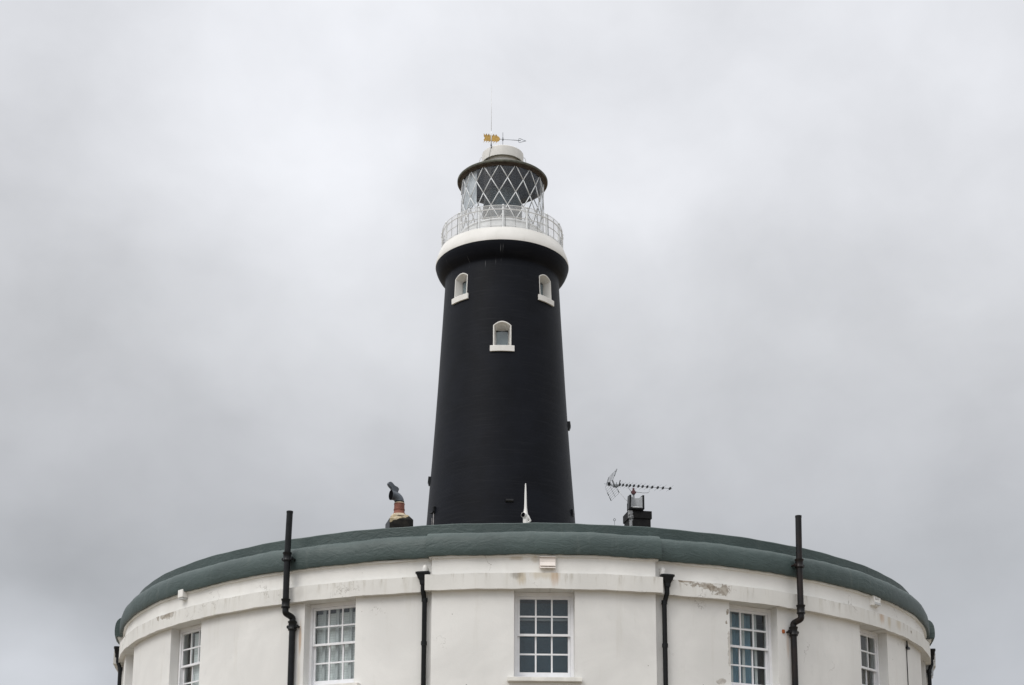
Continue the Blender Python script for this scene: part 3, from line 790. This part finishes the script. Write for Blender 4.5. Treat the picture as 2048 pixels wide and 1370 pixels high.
def arch(w_, zb_, zs_, za_, n=9):
    pts = [(-w_ / 2, zb_), (w_ / 2, zb_)]
    for k in range(n):
        t_ = 1 - 2 * k / (n - 1); pts.append((w_ / 2 * t_, zs_ + (za_ - zs_) * (1 - t_ * t_)))
    return pts
TW = [(.75, 31.75, 32.90, 33.14), (-43.5, 34.93, 36.02, 36.24), (47.5, 34.93, 36.02, 36.24)]
cut = []
for a, zb_, zs_, za_ in TW:
    c_ = MB(); c_.prism(arch(.95, zb_, zs_, za_), -4.0, -2.55, mtx=Matrix.Rotation(R_(a), 4, 'Z')); o = c_.build('cutter', M['black'], tower); cut.append(o)
    mod = shaft.modifiers.new('b', 'BOOLEAN'); mod.operation = 'DIFFERENCE'; mod.object = o; mod.solver = 'EXACT'
bpy.context.view_layer.update()
dg = bpy.context.evaluated_depsgraph_get()
me = bpy.data.meshes.new_from_object(shaft.evaluated_get(dg)); shaft.modifiers.clear(); shaft.data = me; me.name = 'shaft'
for o in cut: bpy.data.objects.remove(o, do_unlink=True)
for a, zb_, zs_, za_ in TW:
    m_ = Matrix.Rotation(R_(a), 4, 'Z'); rr = R_(a)
    outer = arch(.95, zb_ + .001, zs_, za_); rim = arch(.94, zb_ + .001, zs_ - .0, za_ - .004); inn = arch(.84, zb_ + .001, zs_ - .01, za_ - .06); deep = arch(.66, zb_ + .001, zs_ - .09, za_ - .20)
    n = len(rim); vs = []
    for lst, mode in ((rim, 0), (inn, 0), (deep, 1)):
        for x, z in lst:
            y = -math.sqrt(max(.1, (rad_at(z) + .012) ** 2 - x * x)) if mode == 0 else -2.66
            vs.append((x, y, z))
    fs = []
    for k in range(n):
        k2 = (k + 1) % n
        if k == 0:
            fs.append((n, n + 1, 2 * n + 1, 2 * n)); continue
        fs.append((k, k2, n + k2, n + k)); fs.append((n + k, n + k2, 2 * n + k2, 2 * n + k))
    f = MB(); f.add(vs, fs)
    f.prism([(-.345, zb_ + .002), (.345, zb_ + .002), (.345, za_ - .15), (-.345, za_ - .15)], -2.63, -2.56)
    win = f.build('window', M['band'], tower, None, rr)
    p_ = MB(); p_.box(-.30, .30, -2.672, -2.664, zb_ + .012, zs_ - .07); p_.build('pane', M['glass'], win)
    p_ = MB(); p_.box(-.30, .30, -2.655, -2.635, zb_ + .010, zs_ - .12); p_.build('blind', M['blind_grey'], win)
    p_ = MB(); p_.box(-.305, .305, -2.650, -2.632, zs_ - .115, zs_ - .05); p_.build('frame_head', M['pipe'], win)
    r1 = rad_at(zb_)
    s_ = MB(); s_.sweep([(2.9, zb_ - .31), (r1 + .10, zb_ - .31), (r1 + .10, zb_ - .02), (r1 + .08, zb_), (2.9, zb_)], -10.6, 10.6, 10); s_.build('sill', M['band'], win)

b = MB(); b.sweep([(3.2, 37.502), (3.612, 37.502), (3.615, 37.60), (3.60, 37.72), (3.565, 37.86), (3.52, 38.0), (3.465, 38.14), (3.41, 38.26), (3.385, 38.33), (3.32, 38.345), (2.0, 38.345), (2.0, 37.502)], 0, 360, 128, full=True)
b.build('gallery', M['band'], tower)

# railing: sixteen white standards with ball tops, three rails, thin bars between
rail = MB(); RR = 3.27; N16 = 16
for z, r_, seg in ((39.60, .017, 96), (39.38, .034, 96), (38.94, .025, 96), (38.47, .026, 96)):
    rail.tube([(RR * sin(2 * pi * k / seg), -RR * cos(2 * pi * k / seg), z) for k in range(seg + 1)], r_, 6, caps=False)
rl = rail.build('gallery_railing', M['white_metal'], tower)
a0 = .7 + LA
post = None; bar = None
for k in range(N16):
    a = R_(a0 + 22.5 * k)
    if post is None:
        p_ = MB(); p_.tube([(0, -RR, 38.33), (0, -RR, 39.50)], .055, 10); p_.tube([(0, -RR, 39.34), (0, -RR, 39.44)], .075, 10)
        p_.sweep([(.001, 39.66)] + [(.07 * cos(R_(q)), 39.585 + .07 * sin(R_(q))) for q in range(60, -61, -30)], 0, 360, 10, full=True, closed_profile=False, mtx=Matrix.Translation((0, -RR, 0)))
        post = p_.build('post', M['white_metal'], rl); o = post
        p_ = MB(); p_.tube([(0, -RR, 38.36), (0, -RR, 39.6)], .013, 6); bar = p_.build('bar', M['dark_wire'], rl); o2 = bar
    else:
        o = post.copy(); COL.objects.link(o); o.parent = rl
        o2 = bar.copy(); COL.objects.link(o2); o2.parent = rl
    o.rotation_euler.z = a; o2.rotation_euler.z = a + R_(11.25)
stay = None
for k in range(N16):
    a = R_(a0 + 22.5 * k + (1.9 if k < 8 else -1.9))
    if stay is None:
        p_ = MB(); p_.tube([(0, -RR - .02, 38.30), (0, -RR - .03, 38.5), (0, -RR + .0, 39.55), (0, -RR + .05, 39.62)], .016, 6); stay = p_.build('stay', M['dark_wire'], rl); o = stay
    else:
        o = stay.copy(); COL.objects.link(o); o.parent = rl
    o.rotation_euler.z = a
t = mat('fine_white_wire_mesh'); uv, ang, z, p = cyl(t, RR)
fx, fy, fz = t.sep(t.vm('FRACTION', t.vm('MULTIPLY', uv, (16., 16., 1.))))
wire = t.m('MAXIMUM', t.sstep(fx, .22, .14), t.sstep(fy, .22, .14))
df = t.n('ShaderNodeBsdfDiffuse', (.80, .79, .78)); tl = t.n('ShaderNodeBsdfTranslucent', (.80, .79, .78))
t.n('ShaderNodeOutputMaterial', t.n('ShaderNodeMixShader', wire, t.n('ShaderNodeBsdfTransparent'), t.n('ShaderNodeMixShader', .4, df, tl)))
b = MB(); b.sweep([(RR + .03, 38.40), (RR + .03, 39.57)], 0, 360, 96, full=True, closed_profile=False); b.build('wire_mesh', t.mat, rl)

# lantern
GR = 2.26; Z0, Z1 = 39.38, 42.52
b = MB(); b.sweep([(2.0, 38.3), (2.30, 38.3), (2.30, 38.36), (2.24, 38.38), (2.24, 38.92), (2.27, 38.94), (2.27, 38.98), (2.24, 39.0), (2.24, 39.30), (2.30, 39.32), (2.30, 39.385), (2.0, 39.385)], 0, 360, 64, full=True)
b.build('lantern_base', M['white_metal'], tower)
pl = 32; b = MB()
b.sweep([(GR, Z0), (GR, Z1)], -4.4 + LA, 355.6 + LA, pl, full=True, closed_profile=False, smooth=False); gz = b.build('lantern_glazing', M['lantern_glass'], tower)
b = MB(); rows = 4; hgt = (Z1 - Z0) / rows
def node(i, j):
    a = R_(-4.4 + LA + 11.25 * i); return Vector((GR * sin(a), -GR * cos(a), Z0 + hgt * j))
for i in range(0, 32):
    for j in range(rows):
        if (i + j) % 2 == 0:
            for d_ in (1, -1):
                b.tube([node(i, j), node(i + d_, j + 1)], .027, 6)
b.build('lattice_bars', M['white_metal'], gz)
b = MB(); b.sweep([(2.12, 40.55), (2.12, Z1 - .02), (2.13, Z1 - .02), (2.13, 40.55)], -92, -40, 30, wob=lambda a, j, r, z: (r + .015 * sin(a * 70), z)); b.build('sky_reflection_panel', M['curtain_and_reflection'], gz)  # pale sheet added inside the glass, imitating its bright reflection of the sky
b = MB(); b.sweep([(2.20, Z1), (2.30, Z1), (2.47, Z1 + .03), (2.485, Z1 + .06), (2.485, Z1 + .13), (2.44, Z1 + .175), (1.9, Z1 + .42), (1.1, Z1 + .66), (.9, Z1 + .72), (.9, Z1 + .60), (1.8, Z1 + .34), (2.2, Z1 + .16)], 0, 360, 96, full=True)
rf = b.build('lantern_roof', M['patina'], tower)
b = MB(); b.sweep([(2.205, Z1 - .01), (2.205, Z1 + .15), (1.8, Z1 + .33), (.9, Z1 + .59), (0, Z1 + .62)], 0, 360, 64, full=True, closed_profile=False); b.build('lining', M['soffit_int'], rf)
b = MB(); b.sweep([(2.235, Z1 - .09), (2.30, Z1 - .09), (2.30, Z1 + .001), (2.44, Z1 + .02), (2.44, Z1 + .03), (2.235, Z1 + .03)], 0, 360, 96, full=True); b.build('soffit', M['rusty'], rf)
b = MB(); b.sweep([(.94, Z1 + .66), (.97, Z1 + .80), (.95, Z1 + 1.30), (.5, Z1 + 1.30)], 0, 360, 48, full=True, closed_profile=False)
b.sweep([(1.145, 43.70), (1.15, 43.74), (1.145, 44.24), (1.10, 44.285), (.5, 44.36), (0, 44.40)], 0, 360, 64, full=True, closed_profile=False)
b.sweep([(1.145, 43.70), (1.10, 43.70), (1.10, 44.1), (0, 44.1)], 0, 360, 64, full=True, closed_profile=False)
b.build('roof_vent', M['band'], rf)
b = MB()
for s_ in (-1, 1):
    b.tube([(s_ * 1.14, 0, 44.14), (s_ * 1.23, 0, 44.10), (s_ * 1.28, 0, 43.9), (s_ * 1.27, 0, 43.65), (s_ * 1.22, 0, 43.45), (s_ * 1.18, 0, 43.25)], .018, 6)
b.build('vent_handle', M['grey_metal'], rf)
b = MB()
pr = [(0, 38.4), (.75, 38.4), (.75, 39.5), (.98, 39.55)]
for k in range(21):
    z = 39.6 + .11 * k; bul = 1.06 - .16 * abs((k - 9) / 11) ** 2; pr += [(bul, z), (bul + .03, z + .06), (bul, z + .105)]
pr += [(.6, 42.0), (0, 42.1)]
b.sweep(pr, 0, 360, 32, full=True, closed_profile=False, smooth=False); b.build('lamp_lens', M['lens'], tower)

# weathervane and rod on top
wv = tag(empty('weathervane', LC + Vector((.005, 0, 44.38))), 'gilded arrow weathervane pointing right on the lighthouse top', 'weathervane')
b = MB(); b.tube([(0, 0, -.02), (0, 0, 1.27)], .014, 8); b.tube([(0, 0, .78), (0, 0, .96)], .035, 10); b.build('spindle', M['dark_wire'], wv)
zc = .86; tilt = Matrix.Translation((0, 0, zc)) @ Matrix.Rotation(R_(2.0), 4, 'Y') @ Matrix.Rotation(R_(4), 4, 'Z')
b = MB(); b.tube([tilt @ Vector((-.2, 0, 0)), tilt @ Vector((1.0, 0, 0))], .020, 8); b.build('arrow_shaft', M['alu'], wv)
pts = [(-.16, 0.0), (-.22, .10), (-.36, .235)]
x = -.36
up = []
for k in range(6):
    up += [(-.36 - .13 * k, .235 if k else .235), (-.385 - .13 * k, .185)]
up = [(-.15, .02), (-.22, .13)]
for k in range(6):
    xk = -.30 - .135 * k; up += [(xk, .16), (xk - .09, .285), (xk - .055, .16)]
up += [(-1.06, .10), (-.99, 0.0)]
dn = [(x_, -z_) for x_, z_ in reversed(up[:-1])]
poly = up + dn
b = MB(); n = len(poly)
bm = bmesh.new(); vs = [bm.verts.new((x_, -.012, z_)) for x_, z_ in poly]; f_ = bm.faces.new(vs); bmesh.ops.triangulate(bm, faces=[f_])
bm.verts.index_update(); tris = [[q.index for q in f.verts] for f in bm.faces]; bm.free()
b.add([(x_, -.012, z_) for x_, z_ in poly] + [(x_, .012, z_) for x_, z_ in poly], tris + [[q + n for q in reversed(t_)] for t_ in tris] + [(i, (i + 1) % n, (i + 1) % n + n, i + n) for i in range(n)], 0, False, tilt)
b.build('flights', M['gold'], wv)
b = MB()
hd = [(.90, 0), (.86, .09), (.93, .125), (1.10, .055), (1.29, 0)]
for s_ in (1, -1):
    b.tube([tilt @ Vector((x_, 0, s_ * z_)) for x_, z_ in hd], .018, 6)
b.build('arrow_head', M['alu'], wv)
rd = tag(empty('whip_antenna', LC + Vector((-.62, -1.0, 43.9))), 'thin upright whip rod left of the weathervane on the lighthouse roof drum', 'antenna')
b = MB(); b.tube([(0, 0, .85), (0, 0, 3.95)], .012, 6, rs=[.014, .009]); b.build('whip', M['grey_metal'], rd)
b = MB(); b.tube([(0, 0, .50), (0, 0, 1.25)], .026, 8); b.build('sleeve', M['white_metal'], rd)
b = MB(); b.tube([(0, .02, .26), (0, 0, .52)], .018, 6); b.tube([(0, .0, .30), (.10, .06, .16), (.12, .09, .1)], .014, 6); b.box(-.04, .04, -.04, .06, .38, .46); b.tube([(-.02, .0, .30), (-.08, .05, .0), (-.12, .12, -.2), (-.2, .2, -.5)], .008, 6); b.build('bracket', M['dark_wire'], rd)

# small black boxes fixed round the tower
def tbox(name, a, z, wd, ht, dp, label, cat):
    r_ = rad_at(z); e = tag(empty(name, LC + Vector((r_ * sin(R_(a)), -r_ * cos(R_(a)), z)), R_(a)), label, cat)
    b = MB(); b.add([(-wd, .12, -ht * .55), (wd, .12, -ht * .55), (wd, .12, ht), (-wd, .12, ht), (-wd, -dp * .55, -ht * .75), (wd, -dp * .55, -ht * .75), (wd, -dp, -ht * .1), (-wd, -dp, -ht * .1), (-wd, -dp * .8, ht), (wd, -dp * .8, ht)],
                    [(0, 1, 5, 4), (4, 5, 6, 7), (7, 6, 9, 8), (8, 9, 2, 3), (0, 4, 7, 8, 3), (1, 2, 9, 6, 5)])
    b.build('hood', M['pipe'], e)
    b = MB(); b.box(-wd * .7, wd * .7, -.02, .10, -ht * 1.0, -ht * .7); b.build('base_plate', M['pipe'], e)
    return e
tbox('wall_hood', 88, 28.52, .14, .26, .16, 'black hooded box halfway up the right edge of the black tower', 'wall box')
tbox('wall_hood', -85, 25.38, .14, .26, .13, 'black hooded box low on the left edge of the black tower', 'wall box')
tbox('wall_hood', 6.6, 23.30, .19, .08, .10, 'flat black box low on the front of the black tower', 'wall box')
tbox('wall_hood', 72, 23.42, .13, .20, .10, 'black box at the tower foot near its right edge', 'wall box')
br_ = tag(empty('cable_bracket', LC + Vector((rad_at(23.3) * sin(R_(-62)), -rad_at(23.3) * cos(R_(-62)), 23.3)), R_(-62)), 'small black forked bracket with pale pipes at the tower foot near its left edge', 'bracket')
b = MB(); b.box(-.20, .12, -.13, .1, -.05, .03); b.box(.0, .04, -.08, .05, .03, .28); b.box(.13, .17, -.08, .05, -.05, .26); b.build('bracket', M['pipe'], br_)
b = MB(); b.tube([(.07, -.04, -.05), (.05, -.04, -2.2)], .028, 8); b.tube([(-.12, -.04, -.3), (-.14, -.04, -2.2)], .018, 8); b.build('pipes', simple('pale_worn_pipe', (.22, .21, .21), .6, 0, .5, 12., .3), br_)
